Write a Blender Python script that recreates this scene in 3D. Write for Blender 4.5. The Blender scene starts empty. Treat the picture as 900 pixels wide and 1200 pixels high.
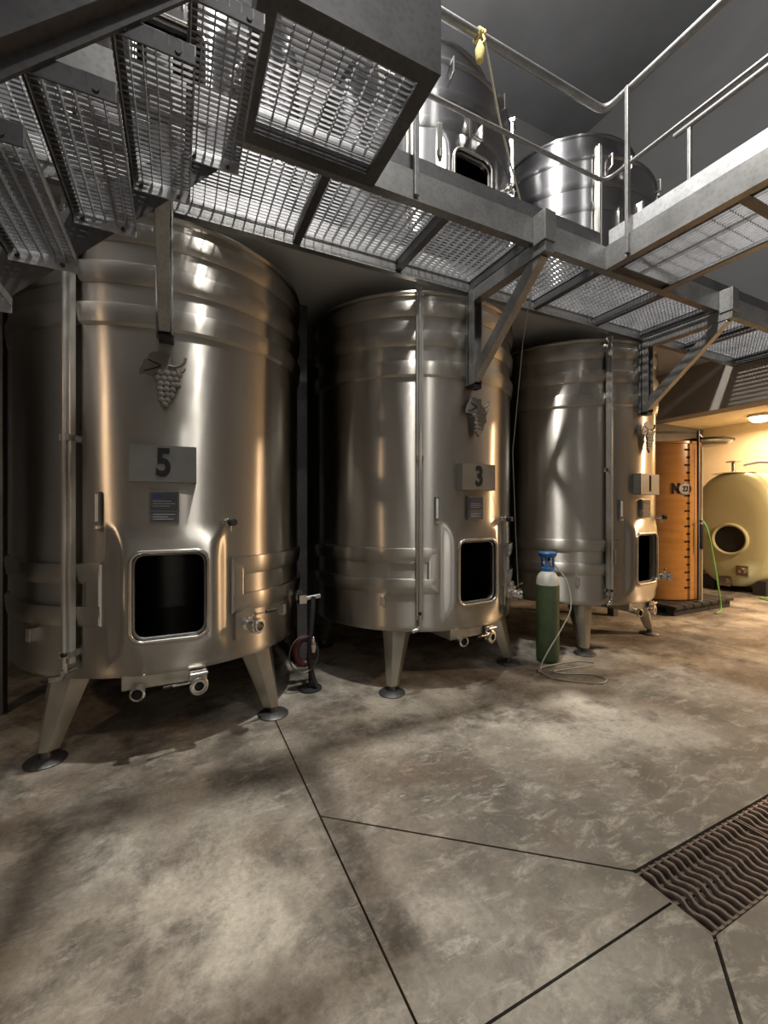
import bpy, bmesh, math, random
from mathutils import Matrix, Vector
random.seed(7)
PI = math.pi
S = bpy.context.scene
COL = S.collection

# ------------------------------------------------------------------ camera
cd = bpy.data.cameras.new('camera'); cam = bpy.data.objects.new('camera', cd); COL.objects.link(cam)
cd.sensor_fit = 'HORIZONTAL'; cd.sensor_width = 36; cd.lens = 36 * 500 / 900
cd.shift_y = -2 / 900; cd.clip_start = .02
cam.location = (0, 0, 1.5); cam.rotation_euler = (PI / 2, 0, -math.radians(25.8))
S.camera = cam
# ------------------------------------------------------------------ world, exposure
w = bpy.data.worlds.new('world'); S.world = w; w.use_nodes = True
w.node_tree.nodes['Background'].inputs[0].default_value = (.55, .6, .7, 1)
w.node_tree.nodes['Background'].inputs[1].default_value = .02
S.view_settings.view_transform = 'Standard'; S.view_settings.look = 'None'
S.view_settings.gamma = 1; S.view_settings.use_curve_mapping = False
S.view_settings.exposure = 1.5
WHITE = (1, .965, .91); WARM = (1, .68, .42)
# lamps of the hall, with one added fill lamp: (x, y, z of the lamp's mouth, watts, colour, radius, kind, label)
LAMPS = [
    (1.2, 1.75, 7.3, 640, WHITE, .11, 'bay', 'high bay lamp hanging over the stair landing'),
    (1.2, -2.8, 7.3, 75, WHITE, .11, 'bay', 'added unseen fill lamp hanging over the open floor'),  # unseen fill light, added to brighten the camera's side
    (9.75, 4.1, 3.2, 24, WARM, .16, 'dome', 'oval glass ceiling lamp above the cream tank'),
    (8.6, 1.2, 3.2, 125, WARM, .16, 'dome', 'oval glass ceiling lamp over the low passage'),
    (-2.7, .9, 3.0, 14, WARM, .12, 'wall', 'small hooded lamp on a slim post beside the foot of the stairs'),
]

# ------------------------------------------------------------------ materials
MATS = {}
def mat(name):
    m = bpy.data.materials.new(name); m.use_nodes = True; MATS[name] = m
    nt = m.node_tree
    return m, nt, nt.nodes['Principled BSDF']
def nd(nt, t, **k):
    n = nt.nodes.new(t)
    for a, b in k.items(): setattr(n, a, b)
    return n
def coords(nt, scale=(1, 1, 1), kind='Object'):
    tc = nd(nt, 'ShaderNodeTexCoord'); mp = nd(nt, 'ShaderNodeMapping')
    mp.inputs['Scale'].default_value = scale
    nt.links.new(tc.outputs[kind], mp.inputs['Vector']); return mp.outputs['Vector']
def noise(nt, vec, scale, detail=4, rough=.55, dist=0):
    n = nd(nt, 'ShaderNodeTexNoise'); n.inputs['Scale'].default_value = scale
    n.inputs['Detail'].default_value = detail; n.inputs['Roughness'].default_value = rough
    n.inputs['Distortion'].default_value = dist
    nt.links.new(vec, n.inputs['Vector']); return n.outputs['Fac']
def ramp(nt, fac, stops):
    r = nd(nt, 'ShaderNodeValToRGB'); e = r.color_ramp.elements
    while len(e) < len(stops): e.new(.5)
    for i, (p, c) in enumerate(stops):
        e[i].position = p; e[i].color = (c[0], c[1], c[2], 1) if isinstance(c, tuple) else (c, c, c, 1)
    nt.links.new(fac, r.inputs['Fac']); return r.outputs['Color']
def mixc(nt, a, b, fac, mode='MIX'):
    m = nd(nt, 'ShaderNodeMix', data_type='RGBA', blend_type=mode)
    for sock, v in ((m.inputs['Factor'], fac), (m.inputs['A'], a), (m.inputs['B'], b)):
        if hasattr(v, 'links') or isinstance(v, bpy.types.NodeSocket): nt.links.new(v, sock)
        else: sock.default_value = v if isinstance(v, (int, float)) else (*v, 1)
    return m.outputs['Result']
def bump(nt, p, h, dist=.01, strength=.3):
    b = nd(nt, 'ShaderNodeBump'); b.inputs['Distance'].default_value = dist; b.inputs['Strength'].default_value = strength
    nt.links.new(h, b.inputs['Height']); nt.links.new(b.outputs['Normal'], p.inputs['Normal'])
def plain(name, c, rough=.5, metal=0, var=.12, scale=9, bmp=0):
    m, nt, p = mat(name)
    v = coords(nt); f = noise(nt, v, scale)
    col = ramp(nt, f, [(.3, tuple(x * (1 - var) for x in c)), (.7, tuple(min(1, x * (1 + var)) for x in c))])
    nt.links.new(col, p.inputs['Base Color']); p.inputs['Roughness'].default_value = rough
    p.inputs['Metallic'].default_value = metal
    if bmp: bump(nt, p, noise(nt, v, scale * 6), .004, bmp)
    return m

def brushed(name, base, rough, aniso, axis='Z'):
    m, nt, p = mat(name)
    v = coords(nt, (2.2, 2.2, 160)); f = noise(nt, v, 1.0, 3, .6)
    v2 = coords(nt, (1, 1, 1)); g = noise(nt, v2, 1.7, 4, .6)
    col = ramp(nt, f, [(.2, tuple(x * .93 for x in base)), (.8, base)])
    col = mixc(nt, col, tuple(x * .8 for x in base), ramp(nt, g, [(.4, 0.0), (.75, .45)]))
    nt.links.new(col, p.inputs['Base Color'])
    p.inputs['Metallic'].default_value = 1
    r = nd(nt, 'ShaderNodeMapRange'); r.inputs['To Min'].default_value = rough * .85; r.inputs['To Max'].default_value = rough * 1.25
    nt.links.new(g, r.inputs['Value']); nt.links.new(r.outputs['Result'], p.inputs['Roughness'])
    p.inputs['Anisotropic'].default_value = aniso; p.inputs['Anisotropic Rotation'].default_value = .25
    t = nd(nt, 'ShaderNodeTangent', direction_type='RADIAL', axis=axis)
    nt.links.new(t.outputs['Tangent'], p.inputs['Tangent'])
    # slow waviness of rolled sheet: breaks the reflection into vertical streaks
    wv = coords(nt, (1, 1, .12)); h = noise(nt, wv, 3.2, 2, .5)
    bump(nt, p, h, .02, .22)
    return m
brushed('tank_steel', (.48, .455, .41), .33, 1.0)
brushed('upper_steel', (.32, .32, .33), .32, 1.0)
plain('steel', (.55, .53, .49), .26, 1, .1, 5)
plain('chrome', (.72, .70, .66), .12, 1, .05, 5)
plain('leg_steel', (.50, .485, .43), .38, 1, .12, 6)
plain('plate_steel', (.21, .21, .20), .42, .75, .1, 7)
plain('emblem_steel', (.15, .142, .125), .5, .35, .15, 12)
plain('black_ink', (.006, .006, .006), .95)
plain('black_rubber', (.016, .016, .017), .55)
plain('hole_shade', (.008, .008, .008), .8)  # near-black colour painted in for the shade inside openings
plain('label_dark', (.09, .095, .11), .35, .3)
plain('blue_ink', (.03, .045, .22), .5)
plain('grey_ink', (.30, .30, .31), .5)
plain('tube_plastic', (.42, .41, .38), .3, .55, .1, 6)
plain('bottle_green', (.05, .078, .034), .42, 0, .18, 14)
plain('bottle_white', (.52, .52, .48), .45, 0, .15, 20)
plain('guard_blue', (.035, .16, .42), .4, 0, .1, 8)
plain('yellow_rope', (.62, .50, .16), .8, 0, .2, 60)
plain('pale_rope', (.55, .50, .36), .8, 0, .2, 60)
plain('green_hose', (.16, .42, .10), .4)
plain('pale_hose', (.42, .44, .36), .25, 0, .1, 10)
plain('pallet_black', (.018, .018, .02), .7)
plain('red_hose', (.05, .006, .008), .5)
plain('white_enamel', (.7, .7, .68), .3)
plain('lamp_metal', (.3, .31, .32), .45, .8)
plain('cast_iron', (.15, .125, .11), .38, .7, .3, 25, .05)
plain('wood', (.42, .30, .17), .7)

def galvanised(name, base, rough):
    m, nt, p = mat(name)
    v = coords(nt); vo = nd(nt, 'ShaderNodeTexVoronoi'); vo.inputs['Scale'].default_value = 38
    nt.links.new(v, vo.inputs['Vector'])
    f = noise(nt, v, 5, 5)
    a = ramp(nt, vo.outputs['Distance'], [(0, tuple(x * .85 for x in base)), (.6, tuple(x * 1.12 for x in base))])
    c = mixc(nt, a, tuple(x * .62 for x in base), ramp(nt, f, [(.45, 0.0), (.75, .7)]))
    nt.links.new(c, p.inputs['Base Color']); p.inputs['Metallic'].default_value = .85
    p.inputs['Roughness'].default_value = rough
galvanised('galv', (.30, .30, .295), .42)
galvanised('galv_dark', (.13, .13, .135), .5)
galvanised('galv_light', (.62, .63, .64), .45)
galvanised('galv_bar', (.36, .36, .37), .4)

def concrete():
    m, nt, p = mat('concrete')
    v = coords(nt)
    big = noise(nt, v, .8, 9, .66, .15); mid = noise(nt, v, 2.3, 10, .72, .25); fine = noise(nt, v, 42, 6, .75)
    st = noise(nt, coords(nt, (1, 2.2, 1)), 5.5, 10, .78, .5)
    c = ramp(nt, big, [(.37, (.12, .105, .083)), (.5, (.31, .28, .23)), (.6, (.55, .515, .43))])
    c = mixc(nt, c, (.07, .062, .05), ramp(nt, mid, [(.48, 0.0), (.62, .8)]))
    c = mixc(nt, c, (.46, .43, .37), ramp(nt, st, [(.53, 0.0), (.64, .6)]))
    c = mixc(nt, c, (.19, .125, .08), ramp(nt, noise(nt, v, 1.4, 5, .6, .4), [(.50, 0.0), (.7, .5)]))
    c = mixc(nt, c, ramp(nt, fine, [(.3, .5), (.65, 1.0)]), .7, 'MULTIPLY')
    # grime that has built up around the floor drain, its edge broken by noise
    sx = nd(nt, 'ShaderNodeSeparateXYZ'); nt.links.new(v, sx.inputs['Vector'])
    def math_(op, a, b):
        n = nd(nt, 'ShaderNodeMath', operation=op)
        for k, q in enumerate((a, b)):
            if isinstance(q, (int, float)): n.inputs[k].default_value = q
            else: nt.links.new(q, n.inputs[k])
        return n.outputs[0]
    ddx = math_('MAXIMUM', math_('SUBTRACT', 1.9, sx.outputs['X']), 0.0)
    ddy = math_('ABSOLUTE', math_('SUBTRACT', sx.outputs['Y'], .75), 0.0)
    dist = math_('SQRT', math_('ADD', math_('MULTIPLY', ddx, ddx), math_('MULTIPLY', ddy, ddy)), 0.0)
    edge = math_('ADD', math_('MULTIPLY', dist, .62), math_('MULTIPLY', math_('SUBTRACT', mid, .5), 2.2))
    grime = ramp(nt, edge, [(.25, .9), (.95, 0.0)])
    c = mixc(nt, c, mixc(nt, (.062, .057, .045), (.19, .175, .14), ramp(nt, st, [(.5, 0.0), (.64, 1.0)])), grime)
    nt.links.new(c, p.inputs['Base Color'])
    r = nd(nt, 'ShaderNodeMapRange'); r.inputs['To Min'].default_value = .42; r.inputs['To Max'].default_value = .8
    nt.links.new(mid, r.inputs['Value']); nt.links.new(r.outputs['Result'], p.inputs['Roughness'])
    bump(nt, p, mixc(nt, fine, mid, .5), .006, .35)
concrete()
def plaster(name, c, rough=.85, dirt=.25):
    m, nt, p = mat(name)
    v = coords(nt)
    f = noise(nt, v, .9, 6, .6, .3)
    col = ramp(nt, f, [(.3, tuple(x * (1 - dirt) for x in c)), (.7, c)])
    nt.links.new(col, p.inputs['Base Color']); p.inputs['Roughness'].default_value = rough
    bump(nt, p, noise(nt, v, 14, 6), .004, .25)
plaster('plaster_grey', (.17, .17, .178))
plaster('plaster_dark', (.085, .085, .09))
plaster('ceiling_grey', (.115, .117, .124))
plaster('plaster_cream', (.72, .60, .40))
plaster('beam_beige', (.33, .29, .25))
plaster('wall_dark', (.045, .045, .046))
plaster('slab_pale', (.55, .55, .55))
plaster('cream_tank', (.50, .51, .30), .5, .12)
def orange():
    m, nt, p = mat('orange_resin')
    v = coords(nt, (3, 3, 14)); f = noise(nt, v, 1, 4)
    c = ramp(nt, f, [(.3, (.36, .165, .035)), (.7, (.46, .22, .055))])
    nt.links.new(c, p.inputs['Base Color']); p.inputs['Roughness'].default_value = .28
orange()
def emissive(name, c, s):
    m, nt, p = mat(name)
    p.inputs['Base Color'].default_value = (*c, 1)
    p.inputs['Emission Color'].default_value = (*c, 1); p.inputs['Emission Strength'].default_value = s
emissive('glow_white', WHITE, 4); emissive('glow_warm', (1, .68, .36), 6)

# ------------------------------------------------------------------ mesh builder
I4 = Matrix.Identity(4)
class MB:
    def __init__(s): s.v = []; s.f = []
    def add(s, vs, fs, M=I4):
        o = len(s.v); s.v += [tuple(M @ Vector(p)) for p in vs]; s.f += [tuple(i + o for i in f) for f in fs]; return s
    def box(s, c, d, M=I4):
        x, y, z = c; a, b, e = d[0] / 2, d[1] / 2, d[2] / 2
        vs = [(x + i * a, y + j * b, z + k * e) for k in (-1, 1) for j in (-1, 1) for i in (-1, 1)]
        return s.add(vs, [(0, 2, 3, 1), (4, 5, 7, 6), (0, 1, 5, 4), (2, 6, 7, 3), (0, 4, 6, 2), (1, 3, 7, 5)], M)
    def b2(s, x0, x1, y0, y1, z0, z1, M=I4):
        return s.box(((x0 + x1) / 2, (y0 + y1) / 2, (z0 + z1) / 2), (x1 - x0, y1 - y0, z1 - z0), M)
    def beam(s, p0, p1, wdt, hgt, up=(0, 0, 1), M=I4):
        p0, p1 = Vector(p0), Vector(p1); d = (p1 - p0); L = d.length; d.normalize()
        x = d.cross(Vector(up)).normalized(); u = x.cross(d)
        T = Matrix((( x.x, d.x, u.x, (p0.x + p1.x) / 2), (x.y, d.y, u.y, (p0.y + p1.y) / 2), (x.z, d.z, u.z, (p0.z + p1.z) / 2), (0, 0, 0, 1)))
        return s.box((0, 0, 0), (wdt, L, hgt), M @ T)
    def lathe(s, prof, n=48, M=I4, a0=0, a1=2 * PI):
        full = abs(a1 - a0 - 2 * PI) < 1e-6; m = n if full else n + 1; vs = []
        for r, z in prof:
            for i in range(m):
                a = a0 + (a1 - a0) * i / n; vs.append((r * math.sin(a), -r * math.cos(a), z))
        fs = []
        for j in range(len(prof) - 1):
            for i in range(n):
                k = (i + 1) % m; fs.append((j * m + i, j * m + k, (j + 1) * m + k, (j + 1) * m + i))
        return s.add(vs, fs, M)
    def cyl(s, p0, p1, r0, r1=None, n=16, M=I4):
        r1 = r0 if r1 is None else r1
        p0, p1 = Vector(p0), Vector(p1); d = p1 - p0; L = d.length
        q = d.to_track_quat('Z', 'Y').to_matrix().to_4x4(); T = M @ Matrix.Translation(p0) @ q
        return s.lathe([(0.0001, 0), (r0, 0), (r1, L), (0.0001, L)], n, T)
    def tube(s, pts, r, n=10, M=I4, closed=False):
        pts = [Vector(p) for p in pts]; N = len(pts); vs = []; fs = []; ref = None
        for i, p in enumerate(pts):
            a = pts[(i - 1) % N] if (closed or i > 0) else p
            b = pts[(i + 1) % N] if (closed or i < N - 1) else p
            t = (b - a).normalized()
            if ref is None:
                ref = t.orthogonal().normalized()
            ref = (ref - t * ref.dot(t)).normalized(); bi = t.cross(ref)
            for k in range(n):
                an = 2 * PI * k / n; vs.append(p + ref * (r * math.cos(an)) + bi * (r * math.sin(an)))
        for i in range(N if closed else N - 1):
            j = (i + 1) % N
            for k in range(n):
                l = (k + 1) % n; fs.append((i * n + k, i * n + l, j * n + l, j * n + k))
        if not closed: fs += [tuple(range(n - 1, -1, -1)), tuple((N - 1) * n + k for k in range(n))]
        return s.add(vs, fs, M)
    def prism(s, poly, y0, y1, M=I4):
        # polygon in XZ extruded along Y
        n = len(poly); vs = [(x, y0, z) for x, z in poly] + [(x, y1, z) for x, z in poly]
        fs = [tuple(range(n)), tuple(range(2 * n - 1, n - 1, -1))] + [(i, i + n, (i + 1) % n + n, (i + 1) % n) for i in range(n)]
        return s.add(vs, fs, M)
    def slab(s, poly, z0, z1):
        n = len(poly); vs = [(x, y, z0) for x, y in poly] + [(x, y, z1) for x, y in poly]
        fs = [tuple(range(n - 1, -1, -1)), tuple(range(n, 2 * n))] + [(i, (i + 1) % n, (i + 1) % n + n, i + n) for i in range(n)]
        return s.add(vs, fs)
    def build(s, name, m, parent=None, smooth=40, bevel=0, fix=True):
        me = bpy.data.meshes.new(name); me.from_pydata(s.v, [], s.f)
        if fix or bevel:
            bm = bmesh.new(); bm.from_mesh(me)
            bmesh.ops.remove_doubles(bm, verts=bm.verts, dist=1e-5)
            bmesh.ops.recalc_face_normals(bm, faces=bm.faces)
            if bevel:
                es = [e for e in bm.edges if len(e.link_faces) == 2 and e.calc_face_angle(0) > .6]
                bmesh.ops.bevel(bm, geom=es, offset=bevel, segments=2, affect='EDGES', profile=.6)
            bm.to_mesh(me); bm.free()
        me.materials.append(MATS[m])
        if smooth:
            me.polygons.foreach_set('use_smooth', [True] * len(me.polygons))
            me.set_sharp_from_angle(angle=math.radians(smooth))
        o = bpy.data.objects.new(name, me); COL.objects.link(o)
        if parent: o.parent = parent
        return o
def thing(name, label, cat, loc=(0, 0, 0), rz=0, group=None):
    o = bpy.data.objects.new(name, None); COL.objects.link(o); o.location = loc; o.rotation_euler = (0, 0, rz)
    o.empty_display_size = .1
    tag(o, label, cat, group); return o
def tag(o, label, cat, group=None):
    o['label'] = label; o['category'] = cat
    if group: o['group'] = group
    return o
def struct(o, label=None):
    o['kind'] = 'structure'
    if label: o['label'] = label
    return o
def stuff(o): o['kind'] = 'stuff'; return o
def copy_tree(o, parent=None, skip=()):
    c = o.copy(); COL.objects.link(c); c.parent = parent
    for ch in list(o.children):
        if ch.name.split('.')[0] not in skip: copy_tree(ch, c, skip)
    return c
def text(s, size, m, parent, M, depth=.002, bold=.0, sx=1.0):
    cu = bpy.data.curves.new('txt', 'FONT'); cu.body = s; cu.size = size; cu.extrude = depth; cu.offset = bold
    cu.align_x = 'CENTER'; cu.align_y = 'CENTER'
    t = bpy.data.objects.new('txt', cu); COL.objects.link(t)
    me = bpy.data.meshes.new_from_object(t.evaluated_get(bpy.context.evaluated_depsgraph_get()))
    bpy.data.objects.remove(t); bpy.data.curves.remove(cu)
    # text lies in local XY; stand it up so that it faces -Y
    T = M @ Matrix.Rotation(PI / 2, 4, 'X') @ Matrix.Diagonal((sx, 1, 1, 1))
    me.transform(T); me.materials.clear(); me.materials.append(MATS[m])
    o = bpy.data.objects.new('digit', me); COL.objects.link(o); o.parent = parent
    return o
def on(a, r, z):
    """frame on a tank wall: x to the right, y into the tank, z up; a = degrees from the front (-Y)"""
    a = math.radians(a)
    return Matrix.Translation((r * math.sin(a), -r * math.cos(a), z)) @ Matrix.Rotation(a, 4, 'Z')

# ------------------------------------------------------------------ the hall
X0, X1, Y0, Y1, ZC = -4.6, 10.4, -4.2, 5.4, 8.0
BX = 6.35          # face of the deep beam before the low passage
def sbox(name, m, *a, bevel=0): return struct(MB().b2(*a).build(name, m, None, 0, bevel))
fl = sbox('floor', 'plaster_dark', X0 - .2, X1 + .2, Y0 - .2, Y1 + .2, -.26, -.2)
DX0, DX1, DY0, DY1 = 1.70, 5.45, .845, 1.148
g = .0045
slabs = [
    [(X0, Y0), (.628 - g, Y0), (.628 - g, Y1), (X0, Y1)],
    [(.628 + g, Y1), (.628 + g, 2.02 + g), (DX0, DY1 + g * 1.5), (DX0 + .02, DY1), (DX1 - g, DY1), (DX1 - g, Y1)],
    [(.628 + g, 2.02 - 2 * g), (.628 + g, .99 + g), (DX0, .99 + g), (DX0, DY1 - g)],
    [(.628 + g, .99 - g), (.628 + g, -.02 + 2 * g), (DX0 - g, DY0 + g), (DX0, .99 - g)],
    [(.628 + g, -.02 - g), (.628 + g, Y0), (DX1 - g, Y0), (DX1 - g, DY0), (DX0 + .01, DY0)],
    [(DX1 + g, Y0), (X1, Y0), (X1, Y1), (DX1 + g, Y1)],
]
for p in slabs: MB().slab(p, -.2, 0).build('concrete_slab', 'concrete', fl, 0)
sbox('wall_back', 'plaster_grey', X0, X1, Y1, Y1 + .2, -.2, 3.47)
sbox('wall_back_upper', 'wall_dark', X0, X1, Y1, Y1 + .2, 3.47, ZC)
sbox('wall_front', 'plaster_grey', X0, X1, Y0 - .2, Y0, -.2, ZC)
sbox('wall_left', 'plaster_dark', X0 - .2, X0, Y0 - .2, Y1 + .2, -.2, ZC)
sbox('wall_right', 'plaster_cream', X1, X1 + .2, Y0 - .2, Y1 + .2, -.2, ZC)
sbox('ceiling', 'ceiling_grey', X0 - .2, X1 + .2, Y0 - .2, Y1 + .2, ZC, ZC + .2)
sbox('trim_1', 'beam_beige', BX, BX + .3, Y0, Y1, 2.82, 3.62)['label'] = 'deep beige beam above the low passage'
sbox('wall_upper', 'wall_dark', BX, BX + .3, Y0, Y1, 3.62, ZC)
sbox('ceiling_passage', 'plaster_cream', BX + .3, X1, Y0, Y1, 3.28, 3.4)
sbox('mezzanine_floor', 'slab_pale', X0, BX, 2.99, Y1, 3.47, 3.6)
for x in (-1.2, 1.075, 3.3, 5.6):
    c = MB().b2(x - .05, x + .05, 4.02, 4.12, 0, 3.47).build('column', 'galv_dark', None, 0, .006)
    struct(c)
# dark patch of damp on the ceiling (a stain with its own thickness of flaking paint is not built: too far)

# ------------------------------------------------------------------ lamps
for (x, y, z, pw, col, r, kind, lab) in LAMPS:
    if kind == 'bay':
        t = thing('bay_lamp', lab, 'lamp', (x, y, z))
        MB().lathe([(.0001, .2), (.06, .2), (.07, .16), (.06, .1), (.04, .1)], 24).build('socket', 'lamp_metal', t)
        MB().lathe([(.04, .11), (.08, .06), (.1, .0), (.08, -.06), (.04, -.09), (.0001, -.1)], 28).build('globe', 'glow_white', t)
        MB().cyl((0, 0, .18), (0, 0, ZC - z + .01), .012).build('rod', 'lamp_metal', t)
        zz = z - .04
    elif kind == 'dome':
        t = thing('ceiling_lamp', lab, 'lamp', (x, y, z))
        MB().lathe([(0.001, .09), (.17, .09), (.19, .06), (.19, .03), (.16, .03)], 32).build('base_ring', 'white_enamel', t)
        MB().lathe([(.165, .04), (.15, -.01), (.1, -.05), (0.001, -.065)], 32).build('glass_dome', 'glow_warm', t)
        zz = z - .11
    else:
        t = thing('post_lamp', lab, 'lamp', (x, y, z))
        MB().cyl((0, 0, -z), (0, 0, .02), .025).build('post', 'lamp_metal', t)
        MB().lathe([(0.001, .09), (.12, .06), (.13, .0), (.125, -.01), (0.001, .03)], 24).build('hood', 'lamp_metal', t)
        MB().lathe([(.09, .02), (.085, -.03), (.05, -.06), (0.001, -.07)], 24).build('glass', 'glow_warm', t)
        zz = z - .1
    if kind == 'bay':
        ld = bpy.data.lights.new('lamp_light', 'POINT'); ld.shadow_soft_size = r; zz = z - .25
    else:
        ld = bpy.data.lights.new('lamp_light', 'AREA'); ld.shape = 'DISK'; ld.size = r * 2; ld.spread = PI
    ld.energy = pw; ld.color = col
    lo = bpy.data.objects.new('lamp_light', ld); COL.objects.link(lo); lo.location = (0, 0, zz - z); lo.parent = t

# ------------------------------------------------------------------ wine tanks
R = 1.0
def rrect(hw, hh, rad, n=7):
    pts = []
    for cx, cz, a0 in ((hw - rad, hh - rad, 0), (-hw + rad, hh - rad, 90), (-hw + rad, -hh + rad, 180), (hw - rad, -hh + rad, 270)):
        for i in range(n + 1):
            a = math.radians(a0 + 90 * i / n); pts.append((cx + rad * math.cos(a), cz + rad * math.sin(a)))
    return pts
def ray_rrect(th, hw, hh, rad):
    # distance from the centre to a rounded rectangle along direction th
    lo, hi = 0, 2.0; c, s_ = math.cos(th), math.sin(th)
    def inside(t):
        x, z = abs(t * c), abs(t * s_)
        if x > hw or z > hh: return False
        dx, dz = x - (hw - rad), z - (hh - rad)
        return not (dx > 0 and dz > 0 and dx * dx + dz * dz > rad * rad)
    for _ in range(30):
        m = (lo + hi) / 2
        if inside(m): lo = m
        else: hi = m
    return lo
def shell(profile_low, profile_high, zc, hw, hh, rad, za, zb, nrow, flat=1.012, da=2.5, ncol=8):
    """tank wall as a lathe with a rounded door opening at the front, the sheet flattened around it"""
    mb = MB(); n = int(360 / da)
    zs = [za + (zb - za) * i / nrow for i in range(nrow + 1)]
    prof = profile_low + [(R, z) for z in zs] + profile_high
    base = len(profile_low)
    vs = []; fs = []
    for r, z in prof:
        for i in range(n):
            a = math.radians(i * da); vs.append((r * math.sin(a), -r * math.cos(a), z))
    for j in range(len(prof) - 1):
        for i in range(n):
            ii = i if i < n / 2 else i - n
            if base <= j < base + nrow and -ncol <= ii < ncol: continue
            k = (i + 1) % n; fs.append((j * n + i, j * n + k, (j + 1) * n + k, (j + 1) * n + i))
    mb.add(vs, fs)
    # ring patch
    ring = [(i, 0) for i in range(-ncol, ncol)] + [(ncol, j) for j in range(nrow)] + [(i, nrow) for i in range(ncol, -ncol, -1)] + [(-ncol, j) for j in range(nrow, 0, -1)]
    K = 9; vs = []
    for k in range(K + 1):
        s = k / K
        for (i, j) in ring:
            xa = math.radians(i * da) * R; z = zs[j] - zc
            th = math.atan2(z, xa); t = ray_rrect(th, hw, hh, rad)
            ix, iz = t * math.cos(th), t * math.sin(th)
            px = xa + (ix - xa) * s; pz = z + (iz - z) * s
            wgt = s * s * (3 - 2 * s)
            a = px / R
            vs.append((R * math.sin(a), -(R * math.cos(a) * (1 - wgt) + flat * wgt), zc + pz))
    m = len(ring); fs = []
    for k in range(K):
        for i in range(m):
            l = (i + 1) % m; fs.append((k * m + i, k * m + l, (k + 1) * m + l, (k + 1) * m + i))
    mb.add(vs, fs)
    return mb
def door_frame(t, zc, hw, hh, rad, flat=1.012):
    hw = math.sin(hw)
    loop = rrect(hw, hh, rad, 9)
    fr = MB()
    fr.tube([(x, -flat - .004, zc + z) for x, z in loop], .013, 10, closed=True)
    # the collar that leads into the tank
    n = len(loop); vs = [(x, -flat, zc + z) for x, z in loop] + [(x * .965, -flat + .07, zc + z * .965) for x, z in loop]
    fr.add(vs, [(i, (i + 1) % n, (i + 1) % n + n, i + n) for i in range(n)])
    o = fr.build('manway_frame', 'steel', t)
    MB().tube([(x * .93, -flat + .022, zc + z * .94) for x, z in loop], .009, 8, closed=True).build('gasket', 'plate_steel', o)
def belt(z0, z1, a0=0, a1=360, h=.026):
    prof = [(R - .01, z0), (R + .004, z0), (R + h * .7, z0 + .018), (R + h * .95, z0 + (z1 - z0) * .5), (R + h * 1.1, z1 - .008), (R + h, z1 - .001), (R - .01, z1 + .004)]
    return MB().lathe(prof, int((a1 - a0) / 2.5), I4, math.radians(a0), math.radians(a1))
def ball_valve(t, a, r, z, mname='valve', s=1.0, handle=1, down=0):
    M = on(a, r, z) @ Matrix.Rotation(math.radians(down), 4, 'X') @ Matrix.Scale(s, 4)
    RX = Matrix.Rotation(PI / 2, 4, 'X')   # local z -> -y (outwards)
    mb = MB().lathe([(.022, -.02), (.022, .01), (.04, .012), (.04, .026), (.028, .03), (.033, .045), (.036, .065), (.033, .085), (.028, .095), (.046, .098), (.046, .118), (.034, .12), (.031, .135), (.024, .135), (.022, .07), (.0001, .07)], 24, M @ RX)
    mb.cyl((0, -.065, .02), (0, -.065, .062), .011, None, 12, M)
    o = mb.build(mname, 'chrome', t)
    h = MB().beam((0, -.065, .055), (.085 * handle, -.075, .06), .014, .006, M=M).build('handle', 'chrome', o)
    MB().cyl((.08 * handle, -.075, .06), (.15 * handle, -.085, .062), .009, .011, 10, M).build('handle_grip', 'black_rubber', o)
    return o
def grape_emblem(t, a, z, s=1.0):
    M = on(a, R + .045, z) @ Matrix.Scale(s, 4)
    leaf = [(-.005, .02), (.03, .05), (.035, .085), (.012, .095), (-.01, .085), (-.03, .1), (-.065, .098), (-.085, .08), (-.09, .055), (-.11, .045), (-.118, .015), (-.13, -.01), (-.132, -.04), (-.10, -.035), (-.07, -.042), (-.045, -.025), (-.02, -.01)]
    root = MB().prism(leaf, -.006, .004, M)
    root.prism([(-.02, .03), (.03, .05), (.06, .02), (.04, -.04), (-.03, -.04)], -.008, .002, M).prism([(-.05, -.03), (.08, -.03), (.07, -.11), (.04, -.18), (0, -.21), (-.03, -.17), (-.035, -.1)], -.004, .004, M)
    e = root.build('grape_emblem', 'emblem_steel', t)
    st = MB()
    st.tube([(.02, -.004, .025), (.055, -.006, .022), (.085, -.006, .035), (.105, -.005, .055), (.112, -.004, .085)], .009, 8, M)
    st.tube([(.05, -.004, .02), (.075, -.006, -.005), (.1, -.006, -.002), (.11, -.005, .02)], .006, 8, M)
    st.build('stem', 'emblem_steel', e)
    for row, (zz, xs) in enumerate(((-.02, (-.025, .01, .045, .075)), (-.052, (-.04, -.006, .028, .062)), (-.084, (-.022, .012, .045, .068)), (-.116, (-.024, .01, .042)), (-.148, (-.02, .012, .036)), (-.18, (-.018, .014)), (-.205, (.0,)))):
        for x in xs:
            MB().lathe([(.021, -.004), (.021, .004), (.017, .011), (.0001, .014)], 12, M @ Matrix.Translation((x, 0, zz)) @ Matrix.Rotation(PI / 2, 4, 'X')).build('grape', 'emblem_steel', e)
    v = MB()
    v.tube([(-.11, -.007, -.02), (-.06, -.007, .0), (-.02, -.007, .02)], .0035, 6, M); v.tube([(-.085, -.007, .05), (-.05, -.007, .035), (-.02, -.007, .025)], .0035, 6, M)
    v.build('leaf_vein', 'black_ink', e)

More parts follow.
